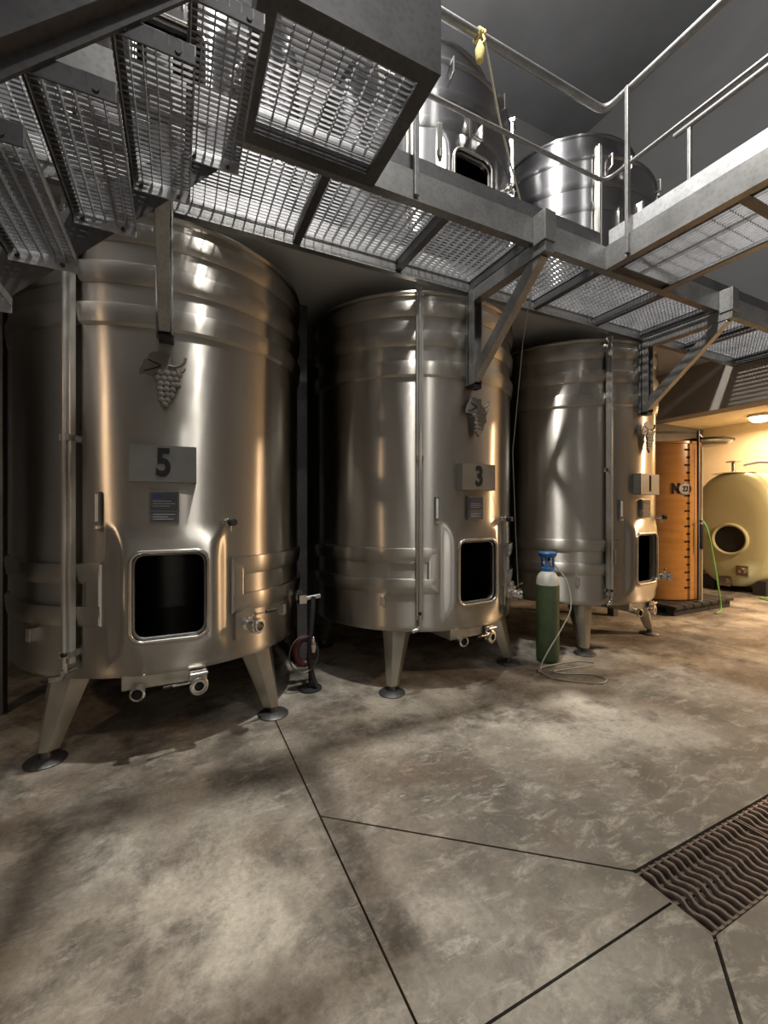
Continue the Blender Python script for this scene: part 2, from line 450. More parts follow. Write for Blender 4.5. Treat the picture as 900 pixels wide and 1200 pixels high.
def lower_tank(label, loc, rz):
    t = thing('wine_tank', label, 'tank', loc, rz, 'row of steel wine tanks under the catwalk')
    low = [(.0001, .43), (.4, .455), (.8, .487), (.955, .5), (.985, .508), (.997, .525), (R, .545)]
    high = [(R, 3.20), (1.0, 3.245), (1.014, 3.25), (1.022, 3.265), (1.014, 3.28), (.998, 3.284), (.97, 3.29), (.6, 3.36), (.0001, 3.42)]
    high = [(R, 1.6 + .1 * i) for i in range(0, 16)] + high
    shell(low, high, .985, .214, .268, .07, .565, 1.43, 14).build('shell', 'tank_steel', t, 35)
    door_frame(t, .985, .214, .268, .07)
    for z0, z1 in ((3.08, 3.19), (2.835, 2.955), (2.585, 2.712)):
        belt(z0, z1).build('cooling_belt', 'tank_steel', t, 30)
    # lower cooling jacket: two belts joined by mitred ends left and right of the door
    j = belt(1.068, 1.19, 21, 339)
    b2 = belt(.82, .942, 21, 339); j.add(b2.v, b2.f)
    for sg in (1, -1):
        vs = []; fs = []
        prof = [(20.4, -.01), (20.6, .018), (21.4, .026), (24.6, .026), (26.2, .014), (26.6, -.01)]
        zs = [(.82, 1.19), (.822, 1.188), (.83, 1.18), (.872, 1.13), (.93, 1.08), (.94, 1.07)]
        for (a, h), (za, zb) in zip(prof, zs):
            for z in (za, zb):
                aa = math.radians(a * sg); vs.append(((R + h) * math.sin(aa), -(R + h) * math.cos(aa), z))
        fs = [(2 * i, 2 * i + 2, 2 * i + 3, 2 * i + 1) for i in range(5)]
        # close the bevelled end towards belts
        j.add(vs, fs)
    j.build('cooling_jacket', 'tank_steel', t, 30)
    # level gauge: square steel channel with a tube in front
    G = on(-30.2, R + .055, 0)
    o = MB().b2(-.03, .03, -.012, .03, .62, 3.285, G).build('level_gauge', 'tube_plastic', t, 0, .006)
    MB().tube([(.0, -.02, .6), (0, -.02, 3.28)], .012, 10, G).build('sight_tube', 'tube_plastic', o)
    for zc_ in (3.22, 1.915, .675): MB().b2(-.03, .03, -.022, .08, zc_ - .018, zc_ + .018, G).build('clip', 'steel', o)
    e = MB().tube([(0, -.01, .63), (0, -.01, .575), (-.02, -.02, .55), (-.07, -.04, .54)], .017, 10, G)
    e.cyl((0, .06, .575), (0, -.03, .575), .014, None, 10, G); e.build('gauge_cock', 'steel', o)
    MB().cyl((0, -.01, .68), (0, -.035, .68), .018, .014, 12, G).build('knob', 'black_rubber', o)
    MB().cyl((-.06, -.035, .54), (-.11, -.05, .536), .014, .01, 10, G).build('knob', 'black_rubber', o)
    # thermometer
    T = on(-22, R + .012, 1.51)
    o = MB().b2(-.017, .017, -.012, .012, -.1, .1, T).build('thermometer', 'plate_steel', t, 0, .004)
    MB().b2(-.009, .009, -.0145, -.01, -.075, .085, T).build('scale', 'white_enamel', o, 0)
    MB().cyl((0, -.004, -.1), (0, -.004, -.118), .022, .018, 12, T).build('bulb', 'chrome', o)
    # number plate, standing proud on folded sides
    N = on(-1.9, R + .06, 1.775)
    o = MB().b2(-.178, .178, -.004, .004, -.108, .108, N).b2(-.178, -.172, 0, .075, -.108, .108, N).b2(.172, .178, 0, .075, -.108, .108, N).b2(-.178, .178, 0, .07, .102, .108, N).b2(-.178, .178, 0, .07, -.108, -.102, N).build('number_plate', 'plate_steel', t, 0)
    # maker's data plate
    P = on(-1.9, R + .02, 1.52)
    o = MB().b2(-.082, .082, -.004, .03, -.097, .097, P).build('data_plate', 'plate_steel', t, 0, .003)
    MB().b2(-.072, .072, -.007, -.002, -.02, .087, P).b2(-.072, .072, -.007, -.002, -.087, -.03, P).build('print_panel', 'label_dark', o, 0)
    MB().b2(-.06, -.015, -.009, -.004, .055, .075, P).build('print_logo', 'blue_ink', o, 0)
    q = MB()
    for zz, wd in ((.035, .05), (.02, .06), (.005, .045), (-.045, .06), (-.06, .04), (-.073, .055)): q.b2(-.06, -.06 + wd * 2, -.009, -.004, zz - .0025, zz + .0025, P)
    q.build('print_lines', 'grey_ink', o, 0)
    grape_emblem(t, -1.6, 2.335)
    # tasting cock
    K = on(19, R, 1.424) @ Matrix.Scale(1.35, 4)
    o = MB().cyl((0, .01, 0), (0, -.035, 0), .014, .012, 12, K).cyl((0, -.035, 0), (0, -.05, 0), .02, None, 14, K).cyl((0, -.042, 0), (0, -.042, -.045), .007, None, 10, K).cyl((-.035, -.02, 0), (.035, -.02, 0), .006, None, 8, K).build('tasting_cock', 'chrome', t)
    MB().cyl((0, -.05, 0), (0, -.085, 0), .019, .016, 14, K).build('knob', 'black_rubber', o)
    # racking valve on a welded pad
    V = on(27, R, .74)
    vo = ball_valve(t, 27, R + .005, .74, s=1.15)
    MB().prism([(-.09, -.10), (.06, -.07), (.075, .06), (.03, .11), (-.09, .08)], -.02, .03, V).build('valve_pad', 'tank_steel', t, 0, .004)
    # sump plate below the front with two outlets
    W = on(0, .93, .47)
    MB().prism([(-.26, -.04), (.2, -.04), (.2, .05), (-.26, .05)], -.035, .5, W).build('sump', 'leg_steel', t, 0, .006)
    D = on(-9.5, .97, .425) @ Matrix.Rotation(PI / 2, 4, 'X')
    o = MB().lathe([(.03, -.04), (.03, .05), (.042, .055), (.042, .078), (.036, .08), (.03, .082), (.026, .06), (.0001, .06)], 24, D).build('outlet', 'chrome', t)
    MB().lathe([(.0001, .064), (.026, .064)], 16, D).build('bore_shade', 'hole_shade', o)  # flat black disc stands in for the shade inside the outlet
    E_ = on(8.9, .98, .44)
    o = MB().b2(-.05, .05, -.03, -.01, -.05, .06, E_).lathe([(.055, 0), (.055, .025), (.048, .03), (.028, .03), (.026, .01), (.0001, .01)], 24, E_ @ Matrix.Translation((0, -.028, -.03)) @ Matrix.Rotation(PI / 2, 4, 'X')).cyl((-.05, -.05, .045), (.05, -.05, .045), .012, None, 12, E_).build('butterfly_valve', 'chrome', t)
    MB().lathe([(.0001, .0), (.026, .0)], 16, E_ @ Matrix.Translation((0, -.0405, -.03)) @ Matrix.Rotation(PI / 2, 4, 'X')).build('bore_shade', 'hole_shade', o)  # black disc again painted in as the valve's inner shade
    MB().cyl((-.05, -.045, .0), (-.15, -.05, .004), .007, None, 8, E_).build('handle', 'chrome', o)
    MB().cyl((-.15, -.05, .004), (-.2, -.052, .005), .011, None, 10, E_).build('handle_grip', 'black_rubber', o)
    # small side bracket lugs
    for a in (47, -47, 78): MB().b2(-.02, .02, -.03, .02, -.04, .04, on(a, R + .01, .76)).build('lug', 'steel', t, 0, .003)
    # legs
    for a in (43, -43, 137, -137):
        L = on(a, 0, 0); vs = []
        for z, r, wd, dp in ((.58, .84, .145, .09), (.065, .985, .055, .045)):
            vs += [(-wd, -r + dp, z), (-wd * .75, -r - dp * .4, z), (0, -r - dp, z), (wd * .75, -r - dp * .4, z), (wd, -r + dp, z)]
        fs = [(i, (i + 1) % 5, (i + 1) % 5 + 5, i + 5) for i in range(5)] + [(4, 3, 2, 1, 0), (5, 6, 7, 8, 9)]
        o = MB().add(vs, fs, L).build('leg', 'leg_steel', t, 25, .004)
        MB().lathe([(.0001, 0), (.108, 0), (.11, .008), (.1, .016), (.03, .026), (.024, .08), (.0001, .08)], 28, L @ Matrix.Translation((0, -.985, 0))).build('foot_pad', 'galv_dark', o)
    return t
TX = [-.04, 2.19, 4.41]; TY = 3.9; ROT = [0, math.radians(5), math.radians(7)]
base = lower_tank('stainless steel wine tank beside the stairs, its plate reading 5', (TX[0], TY, 0), ROT[0])
tanks = [base]
for i, d in ((1, '3'), (2, '1')):
    c = copy_tree(base); c.location = (TX[i], TY, 0); c.rotation_euler = (0, 0, ROT[i])
    c['label'] = {'3': 'middle stainless steel wine tank of the row, its plate reading 3', '1': 'stainless steel wine tank behind the green gas cylinder, its plate reading 1'}[d]; tanks.append(c)
for t, d in zip(tanks, '531'):
    np_ = [c for c in t.children if c.name.startswith('number_plate')][0]
    text(d, .225, 'black_ink', np_, on(-1.9, R + .066, 1.775), .002, .007, .76)

# upper tanks on the mezzanine
def upper_tank(label, loc, rz):
    t = thing('upper_tank', label, 'tank', loc, rz, 'steel tanks on the upper floor')
    low = [(.0001, .12), (.9, .14), (.985, .15), (R, .17), (R, .21)]
    high = [(R, 1.2), (R, 1.4), (R, 1.55), (1.012, 1.56), (1.018, 1.575), (1.012, 1.59), (.985, 1.6), (.8, 1.86), (.795, 1.96), (.81, 1.97), (.81, 1.99), (.79, 2.0), (.4, 2.05), (.0001, 2.08)]
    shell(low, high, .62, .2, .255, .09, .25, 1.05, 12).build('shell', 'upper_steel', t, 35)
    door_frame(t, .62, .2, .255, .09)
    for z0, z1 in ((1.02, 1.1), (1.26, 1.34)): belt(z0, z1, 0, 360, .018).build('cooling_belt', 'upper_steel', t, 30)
    G = on(-31.6, R + .05, 0)
    o = MB().b2(-.03, .03, -.012, .03, .15, 1.64, G).build('level_gauge', 'tube_plastic', t, 0, .006)
    MB().tube([(0, -.02, .15), (0, -.02, 1.64)], .013, 10, G).build('sight_tube', 'chrome', o)
    T = on(-17.6, R + .012, .93)
    o = MB().b2(-.02, .02, -.015, .012, -.11, .11, T).build('thermometer', 'chrome', t, 0, .004)
    MB().cyl((0, -.004, -.11), (0, -.004, -.16), .026, .016, 12, T).build('bulb', 'steel', o)
    B = on(0, R, 1.05)
    MB().b2(.06, .075, -.06, .01, -.07, .07, B).build('hinge_bracket', 'chrome', t, 0, .004)
    o = MB().b2(-.075, -.045, -.06, .01, -.09, .09, B).build('hinge_bracket', 'chrome', t, 0, .004)
    MB().cyl((-.06, -.045, -.05), (.07, -.045, -.05), .009, None, 10, B).build('hinge_pin', 'chrome', o)
    # side ladder hook plate
    Hk = on(42, R + .02, 0)
    o = MB().b2(-.05, .05, -.02, .03, .45, 1.6, Hk).build('rail_plate', 'upper_steel', t, 0, .006)
    MB().b2(-.06, .06, -.03, .06, 1.6, 1.63, Hk).build('hook', 'steel', o, 0)
    ball_valve(t, 22, R + .005, .72); ball_valve(t, 40, R + .005, .42)
    for a in (-24, -12, 20): MB().tube([(0, .01, 1.44), (0, -.05, 1.44), (0, -.05, 1.56), (0, .01, 1.56)], .009, 8, on(a, R + .01, 0)).build('handle', 'chrome', t)
    for a in (45, -45, 135, -135): MB().cyl((0, -.85, 0), (0, -.85, .16), .06, .07, 14, on(a, 0, 0)).build('leg', 'leg_steel', t)
    return t
u0 = upper_tank('dark steel tank on the upper floor behind the yellow rope', (TX[1], TY, 3.6), math.radians(2))
u1 = copy_tree(u0); u1.location = (TX[2], TY, 3.6); u1['label'] = 'steel tank on the upper floor behind the corner of the railing'
u2 = copy_tree(u0); u2.location = (TX[0], TY, 3.6); u2.rotation_euler = (0, 0, 0); u2['label'] = 'steel tank on the upper floor seen through the stair landing'

# ------------------------------------------------------------------ gratings, catwalk, walkway, landing, stairs
def grating(x0, x1, y0, y1, z, px, py, parent, fine='x', th=.0032, hgt=.03):
    """bearing bars both ways; px = pitch of the bars that run along Y, py = pitch of the bars that run along X"""
    f = MB(); b = .004
    f.b2(x0, x1, y0, y0 + b, z - .002, z + hgt).b2(x0, x1, y1 - b, y1, z - .002, z + hgt).b2(x0, x0 + b, y0, y1, z - .002, z + hgt).b2(x1 - b, x1, y0, y1, z - .002, z + hgt)
    fo = f.build('grating_panel', 'galv_bar', parent, 0, fix=False)
    m = MB(); n = max(1, round((x1 - x0) / px))
    for i in range(1, n):
        x = x0 + (x1 - x0) * i / n; m.b2(x - th / 2, x + th / 2, y0, y1, z, z + hgt)
    n = max(1, round((y1 - y0) / py))
    for i in range(1, n):
        y = y0 + (y1 - y0) * i / n; m.b2(x0, x1, y - th * .8, y + th * .8, z + hgt * .6, z + hgt - .001)
    stuff(m.build('grating_bars', 'galv_bar', fo, 0, fix=False))
    return fo
CZ = 3.30; GZ = 3.41
YO, YI = 2.15, 2.92
CX0, CX1 = -1.75, 6.3
cw = thing('catwalk', 'grey galvanised steel catwalk running along the fronts of the tanks', 'catwalk', (0, 0, 0))
WX0, WX1 = 2.88, 3.62            # side walkway
LX0, LX1 = .25, .97              # stair landing
# outer beam between the openings
MB().b2(CX0, CX1, YO, YO + .012, CZ + .012, CZ + .158).b2(CX0, CX1, YO, YO + .06, CZ, CZ + .012).b2(CX0, CX1, YO, YO + .06, CZ + .158, CZ + .17).build('outer_beam', 'galv', cw, 0)
MB().b2(CX0, CX1, YI - .05, YI, CZ, CZ + .012).b2(CX0, CX1, YI - .012, YI, CZ + .012, CZ + .12).build('inner_beam', 'galv', cw, 0)
for a, b in ((LX1 + .02, WX0), (WX1, CX1)):
    MB().b2(a, b, YO + .045, YO + .053, CZ + .17, CZ + .30).build('kick_plate', 'galv_dark', cw, 0)
xs = [CX0, -.83, -.05, .73, 1.51, 2.2, 2.92, 3.72, 4.45, 5.25, CX1]
for x in xs:
    MB().b2(x - .025, x + .025, YO + .01, YI - .01, CZ + .02, CZ + .028).b2(x - .004, x + .004, YO + .01, YI - .01, CZ + .028, GZ).build('cross_beam', 'galv_dark', cw, 0)
for a, b in zip(xs, xs[1:]): grating(a + .006, b - .006, YO + .06, YI - .014, GZ, .062, .03, cw)
# side walkway toward the camera's side of the hall
ww = thing('side_walkway', 'steel side walkway branching off the catwalk with its own railing', 'walkway', (0, 0, 0))
WY0 = -2.6
for x, s in ((WX0, 1), (WX1, -1)):
    MB().b2(min(x, x + .012 * s), max(x, x + .012 * s), WY0, YO, CZ + .012, CZ + .158).b2(min(x, x + .06 * s), max(x, x + .06 * s), WY0, YO, CZ, CZ + .012).b2(min(x, x + .06 * s), max(x, x + .06 * s), WY0, YO, CZ + .158, CZ + .17).build('side_beam', 'galv', ww, 0)
    MB().b2(x + .04 * s - .004, x + .04 * s + .004, WY0, YO, CZ + .17, CZ + .30).build('kick_plate', 'galv_light', ww, 0)
ys = [2.13, 1.33, .53, -.27, -1.07, -1.87, WY0]
for y in ys: MB().b2(WX0 + .01, WX1 - .01, y - .03, y + .03, CZ + .02, CZ + .028).b2(WX0 + .01, WX1 - .01, y - .004, y + .004, CZ + .028, GZ).build('cross_beam', 'galv_dark', ww, 0)
for a, b in zip(ys, ys[1:]): grating(WX0 + .06, WX1 - .06, b + .006, a - .006, CZ + .035, .03, .1, ww)
for y in (-1.0, ):
    MB().b2(WX0 + .3, WX1 - .3, WY0, WY0 + .1, 0, CZ + .02).build('support_post', 'galv', ww, 0)
# landing
lw = thing('stair_landing', 'square grating landing at the head of the steel stairs', 'landing', (0, 0, 0))
LY0, LY1 = 1.47, YO
MB().b2(LX0, LX1, LY0, LY0 + .07, CZ - .02, CZ + .0).b2(LX0, LX1, LY0, LY0 + .012, CZ, CZ + .34).build('front_beam', 'galv_dark', lw, 0)
MB().b2(LX0, LX1, LY1 - .075, LY1 - .002, CZ - .02, CZ).b2(LX0, LX1, LY1 - .075, LY1 - .063, CZ, CZ + .1).build('rear_beam', 'galv_dark', lw, 0)
MB().b2(LX1 - .07, LX1, LY0 + .07, LY1 - .075, CZ - .02, CZ).b2(LX1 - .012, LX1, LY0 + .012, LY1, CZ, CZ + .34).build('side_beam', 'galv_dark', lw, 0)
MB().b2(LX0, LX0 + .07, LY0 + .07, LY1 - .075, CZ - .02, CZ).b2(LX0, LX0 + .012, LY0 + .012, LY1, CZ, CZ + .1).build('edge_beam', 'galv_dark', lw, 0)
MB().b2(LX0 + .02, LX1 - .02, LY1 - .085, LY1 - .08, CZ + .03, CZ + .1).build('banding_strip', 'galv_light', lw, 0)
grating(LX0 + .02, LX1 - .02, LY0 + .02, LY1 - .085, CZ + .06, .065, .027, lw)
# stairs
sw = thing('staircase', 'steep steel staircase with open grating treads', 'stairs', (0, 0, 0))
TD = .225; RISE = .207; RUN = .212
SY0, SY1 = 1.46, 2.145
def stringer(y0, y1, up=.1, dn=-.12):
    p = [(LX0 + .0, CZ + up), (LX0, CZ + dn)]
    n = 15.6; xb = LX0 - n * RUN; zb = CZ - n * RISE
    q = [(xb - up * RUN / RISE, 0), (xb - dn * RUN / RISE, 0)]
    return MB().prism([p[0], p[1], (q[1][0], 0), (q[0][0], 0)], y0, y1)
stringer(SY0 - .012, SY0, .34, .0).build('stringer', 'galv_dark', sw, 0)
stringer(SY1, SY1 + .005).build('stringer', 'galv_dark', sw, 0)
MB().beam((LX0 - 15.2 * RUN, SY0 - .03, CZ - 15.2 * RISE + .05), (LX0 - .0, SY0 - .03, CZ + .05), .06, .012, up=(0, 0, 1)).build('stringer_flange', 'galv_dark', sw, 0)
first = None
for k in range(15):
    x = LX0 - RUN * (k + 1) ; z = CZ + .005 - RISE * (k + 1) + .03
    if first is None:
        fo = MB().b2(0, .004, 0, SY1 - SY0, 0, .034).b2(TD - .004, TD, 0, SY1 - SY0, 0, .034).build('tread', 'galv_bar', sw, 0, fix=False)
        m = MB()
        for i in range(1, 6): xx = TD * i / 6; m.b2(xx - .002, xx + .002, 0, SY1 - SY0, 0, .032)
        L = SY1 - SY0; n = 28
        for i in range(1, n): yy = L * i / n; m.b2(0, TD, yy - .0022, yy + .0022, .02, .03)
        stuff(m.build('grating_bars', 'galv_bar', fo, 0, fix=False))
        nz = MB().b2(-.006, .022, 0, L, .028, .036).b2(-.006, -.003, 0, L, -.004, .036)
        for i in range(26): nz.b2(-.009, -.006, L * (i + .3) / 26, L * (i + .7) / 26, .004, .016)
        nz.build('nosing', 'galv_dark', fo, 0)
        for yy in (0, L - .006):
            e = MB().b2(0, TD, yy, yy + .006, -.028, .034).build('end_plate', 'galv_light' if yy else 'galv_dark', fo, 0, .002)  # far plate pale as if lit, near one dark: lighting put into colour
            for xx in (.03, TD - .05): MB().cyl((xx, yy - .006, -.008), (xx, yy + .012, -.008), .009, None, 8).build('bolt', 'galv_dark', e)
        first = fo; fo.location = (x, SY0, z)
    else:
        c = copy_tree(first, sw); c.location = (x, SY0, z)
# brackets
for i, x in enumerate((-.07, 2.2, 4.44)):
    b = thing('catwalk_bracket', ['galvanised catwalk bracket seen end-on below the stair treads', 'galvanised triangular catwalk bracket on the middle tank of the row', 'galvanised triangular catwalk bracket on the tank beside the orange tank'][i], 'bracket', (x, 0, 0), 0, 'brackets that carry the catwalk')
    yf = TY - R - .03
    MB().b2(-.045, -.036, yf - .075, yf, 2.53, 3.3).b2(.036, .045, yf - .075, yf, 2.53, 3.3).b2(-.045, .045, yf - .012, yf + .028, 2.53, 3.3).build('upright', 'galv', b, 0)
    MB().b2(-.04, .04, YO - .1, yf, CZ - .1, CZ - .001).build('arm', 'galv', b, 0, .004)
    MB().b2(-.05, .05, YO - .11, YO - .002, CZ - .03, CZ + .17).build('end_block', 'galv', b, 0, .004)
    MB().beam((0, yf - .03, 2.58), (0, YO - .03, CZ - .08), .065, .09).build('brace', 'galv', b, 0, .004)
    MB().b2(-.03, .05, yf - .06, yf + .01, 2.5, 2.53).build('shoe', 'black_rubber', b, 0)
# railings
RZ, MZ = 4.5, 3.97
def arc(a, c, b, r, n=7):
    a, c, b = Vector(a), Vector(c), Vector(b); u = (a - c).normalized(); v = (b - c).normalized()
    p, q = c + u * r, c + v * r
    return [tuple((1 - t) ** 2 * p + 2 * t * (1 - t) * c + t * t * q) for t in [i / n for i in range(n + 1)]]
ry = YO + .018; rx = WX0 + .015
rl = thing('guard_railing', 'tubular steel guard railing turning the corner from catwalk to walkway', 'railing', (0, 0, 0))
MB().tube([(1.02, ry, RZ)] + arc((1.02, ry, RZ), (rx, ry, RZ), (rx, WY0, RZ), .09) + [(rx, WY0, RZ)], .027, 14).build('top_rail', 'galv', rl)
MB().tube([(1.02, ry, MZ)] + arc((1.02, ry, MZ), (rx, ry, MZ), (rx, WY0, MZ), .09) + [(rx, WY0, MZ)], .015, 12).build('mid_rail', 'galv', rl)
for p in ((1.243, YO - .008, .02), (1.03, ry, .166), (WX0 - .012, 1.97, .02), (WX0 + .022, .62, .166), (WX0 + .022, -.9, .166), (WX0 + .022, WY0 + .05, .166)):
    MB().b2(p[0] - .016, p[0] + .016, p[1] - .012, p[1] + .012, CZ + p[2], RZ).build('post', 'galv', rl, 0, .003)
r2 = thing('guard_railing', 'tubular steel guard railing along the far edge of the side walkway', 'railing', (0, 0, 0))
rx2 = WX1 - .03
MB().tube([(rx2, 2.07, RZ), (rx2, WY0, RZ)], .02, 12).build('top_rail', 'galv', r2)
MB().tube([(rx2, 2.07, MZ), (rx2, WY0, MZ)], .015, 12).build('mid_rail', 'galv', r2)
for y in (1.96, .62, -.9, WY0 + .05): MB().b2(rx2 - .008, rx2 + .024, y - .012, y + .012, CZ + .166, RZ).build('post', 'galv', r2, 0, .003)
# yellow rope tied to the top rail, its tail running down between tanks 3 and 1
ro = thing('rope', 'thin yellow rope knotted on the top rail and hanging down', 'rope', (0, 0, 0))
kx = 1.72
kn = MB()
for k in range(3): kn.tube([(kx - .018 + .018 * k, ry + .033 * math.cos(a), RZ + .033 * math.sin(a)) for a in [2 * PI * i / 14 for i in range(14)]], .008, 8, closed=True)
kn.build('knot', 'yellow_rope', ro)
MB().tube([(kx, ry - .03, RZ - .02), (kx + .005, ry - .045, RZ - .07), (kx - .02, ry - .04, RZ - .1)], .007, 8).lathe([(.006, 0), (.03, -.06), (.022, -.13), (.003, -.12)], 10, Matrix.Translation((kx - .03, ry - .04, RZ - .08))).build('tassel', 'yellow_rope', ro)
MB().tube([(kx + .01, ry - .03, RZ - .02), (1.9, ry + .02, 4.05), (2.13, ry + .065, 3.6), (2.302, 2.2554, 3.47), (2.302, 2.2554, 3.43)], .006, 8).build('upper_run', 'pale_rope', ro)
MB().tube([(2.302, 2.2554, 3.45), (2.302, 2.2554, 3.36), (2.4, 2.5, 2.8), (2.6, 2.83, 2.0), (2.77, 2.97, 1.2), (2.775, 2.95, .8)], .003, 6).build('lower_run', 'tube_plastic', ro)

# ------------------------------------------------------------------ gas cylinder
gb = thing('gas_cylinder', 'green gas cylinder with white shoulder standing by tank 1', 'gas cylinder', (3.32, 3.12, 0))
MB().lathe([(.0001, .0), (.095, .0), (.107, .015), (.11, .04), (.11, .76), (.109, .765)], 36).build('body', 'bottle_green', gb)
MB().lathe([(.1095, .76), (.109, .79), (.1, .835), (.078, .875), (.045, .9), (.035, .905), (.0001, .905)], 36).build('shoulder', 'bottle_white', gb)
MB().cyl((0, 0, .9), (0, 0, .97), .022).cyl((-.05, 0, .985), (.05, 0, .985), .014).build('valve', 'chrome', gb)
gd = MB().lathe([(.045, .9), (.058, .905), (.058, .93), (.045, .94), (.045, .9)], 24)
for a in range(4): gd.b2(-.013, .013, -.062, -.045, .92, 1.05, Matrix.Rotation(a * PI / 2 + .5, 4, 'Z'))
gd.lathe([(.042, 1.03), (.07, 1.035), (.085, 1.055), (.088, 1.075), (.08, 1.085), (.0001, 1.085)], 28)
gd.build('valve_guard', 'guard_blue', gb)

def spline(pts, n=10):
    P = [Vector(p) for p in pts]; out = []
    for i in range(len(P) - 1):
        p0 = P[max(i - 1, 0)]; p1 = P[i]; p2 = P[i + 1]; p3 = P[min(i + 2, len(P) - 1)]
        for k in range(n):
            t = k / n
            out.append(.5 * ((2 * p1) + (-p0 + p2) * t + (2 * p0 - 5 * p1 + 4 * p2 - p3) * t * t + (-p0 + 3 * p1 - 3 * p2 + p3) * t ** 3))
    out.append(P[-1]); return [tuple(p) for p in out]
tag(MB().tube(spline([(3.38, 3.11, .97), (3.47, 3.02, .8), (3.46, 2.96, .55), (3.34, 2.97, .35), (3.18, 2.98, .16), (3.06, 2.96, .03), (3.0, 2.85, .008), (3.03, 2.72, .008), (3.2, 2.55, .008), (3.33, 2.5, .008), (3.42, 2.56, .008), (3.38, 2.68, .008), (3.2, 2.78, .008), (3.12, 2.86, .016), (3.3, 2.86, .008), (3.55, 2.82, .008), (3.66, 2.86, .008), (3.6, 2.95, .008), (3.42, 2.99, .008), (3.1, 2.98, .016), (3.0, 2.92, .008)], 8), .006, 8).build('gas_hose', 'pale_hose', None), 'thin pale hose coiled on the floor beside the gas cylinder', 'hose')

# ------------------------------------------------------------------ spray hose between tanks 5 and 3
sp = thing('spray_hose', 'black hose on a stand with red coil between tanks 5 and 3', 'hose', (1.0, 3.5, 0))
MB().lathe([(.0001, 0), (.1, 0), (.1, .012), (.02, .03), (.014, .05)], 20).cyl((0, 0, .03), (0, 0, .78), .013).build('stand', 'black_rubber', sp)
MB().tube(spline([(.02, -.03, .78), (.0, -.06, .6), (-.02, -.06, .35), (.0, -.05, .16), (.03, -.06, .06)], 6), .022, 10).build('hose', 'black_rubber', sp)
MB().tube([(-.055 + .075 * math.cos(a), -.03, .335 + .105 * math.sin(a)) for a in [2 * PI * i / 24 for i in range(24)]], .03, 10, closed=True).build('red_coil', 'red_hose', sp)
MB().tube([(-.07 + .12 * math.cos(a), -.07, .32 + .15 * math.sin(a)) for a in [2 * PI * i / 24 for i in range(24)]], .006, 8, closed=True).build('wire_ring', 'galv_dark', sp)
MB().lathe([(.0001, 0), (.018, .01), (.03, .045), (.026, .08), (.008, .13), (.0001, .135)], 16, Matrix.Translation((.0, -.1, .33))).build('nozzle', 'chrome', sp)
MB().cyl((-.1, -.02, .76), (.08, -.02, .78), .022).b2(-.1, -.04, -.05, .02, .73, .8).build('coupling', 'chrome', sp)

# ------------------------------------------------------------------ floor drain
dc = struct(MB().b2(DX0, DX1, DY0, DY0 + .006, -.18, -.02).b2(DX0, DX1, DY1 - .006, DY1, -.18, -.02).b2(DX0, DX1, DY0, DY1, -.19, -.18).b2(DX0, DX0 + .006, DY0, DY1, -.18, -.02).build('drain_channel', 'cast_iron', None, 0), 'dark iron channel sunk in the floor')
SEC = .75; NB = 15; W_ = DY1 - DY0 - .016
bars_me = None
for s_ in range(5):
    x0 = DX0 + s_ * SEC + .003; x1 = x0 + SEC - .006
    dg = thing('drain_grate', ['cast iron drain grate at the blunt end of the floor drain', 'cast iron drain grate second from the blunt end of the drain', 'cast iron drain grate third from the blunt end of the drain', 'cast iron drain grate fourth from the blunt end of the drain', 'cast iron drain grate fifth from the blunt end of the drain'][s_], 'drain grate', (x0, DY0 + .008, -.004), 0, 'grates of the floor drain')
    L = x1 - x0
    MB().b2(0, L, 0, .01, -.026, -.004).b2(0, L, W_ - .01, W_, -.026, -.004).b2(0, .009, 0, W_, -.026, 0).b2(L - .009, L, 0, W_, -.026, 0).build('frame', 'cast_iron', dg, 0, .0015)
    rb = MB()
    for k in range(1, 4): rb.b2(0, L, W_ * k / 4 - .006, W_ * k / 4 + .006, -.034, -.02)
    rb.build('rib', 'cast_iron', dg, 0)
    if bars_me is None:
        vs = []; fs = []; n = 28
        for i in range(n + 1):
            y = W_ * i / n; env = min(1, max(0, (i / n - .08) / .15)) * min(1, max(0, (.95 - i / n) / .12))
            x = .0125 * math.sin(2 * PI * 2.5 * i / n) * env
            for dx, z in ((-.008, -.024), (-.009, -.004), (-.006, 0.0), (.006, 0.0), (.009, -.004), (.008, -.024)): vs.append((x + dx, y, z))
        for i in range(n):
            for k in range(6): l = (k + 1) % 6; fs.append((i * 6 + k, i * 6 + l, i * 6 + 6 + l, i * 6 + 6 + k))
        b = MB().add(vs, fs).build('bar', 'cast_iron', dg, 40); bars_me = b.data
        b.location = (L / (NB + 1), 0, 0); st_ = 1
    else: st_ = 0
    for k in range(st_, NB):
        b = bpy.data.objects.new('bar', bars_me); COL.objects.link(b); b.parent = dg; b.location = (L * (k + 1) / (NB + 1), 0, 0)

# ------------------------------------------------------------------ orange tank
OX, OY, OR = 7.03, 4.42, .65
ot = thing('resin_tank', 'tall orange resin tank with measuring scale on a black pallet', 'tank', (OX, OY, .14))
MB().lathe([(.0001, .0), (OR - .02, 0), (OR, .02), (OR, 2.36), (OR + .02, 2.365), (OR + .02, 2.4), (OR - .02, 2.4), (OR - .025, 2.2), (.0001, 2.2)], 72).build('shell', 'orange_resin', ot)
Ao = -11.0
for k in range(19):
    z = .2 + k * .115; MB().b2(-.065 if k % 2 == 0 else -.035, .03, -.002, .006, -.014, .014, on(Ao, OR, z)).build('scale_mark', 'black_ink', ot, 0)
nn = text('N', .2, 'black_ink', ot, on(-29, OR + .004, 1.68), .002, .012, .8); nn.name = 'letter'
tag(nn, '', ''); del nn['label']; del nn['category']
M_ = on(-16.5, OR + .004, 1.68) @ Matrix.Rotation(PI / 2, 4, 'X') @ Matrix.Diagonal((1.25, 1, 1, 1))
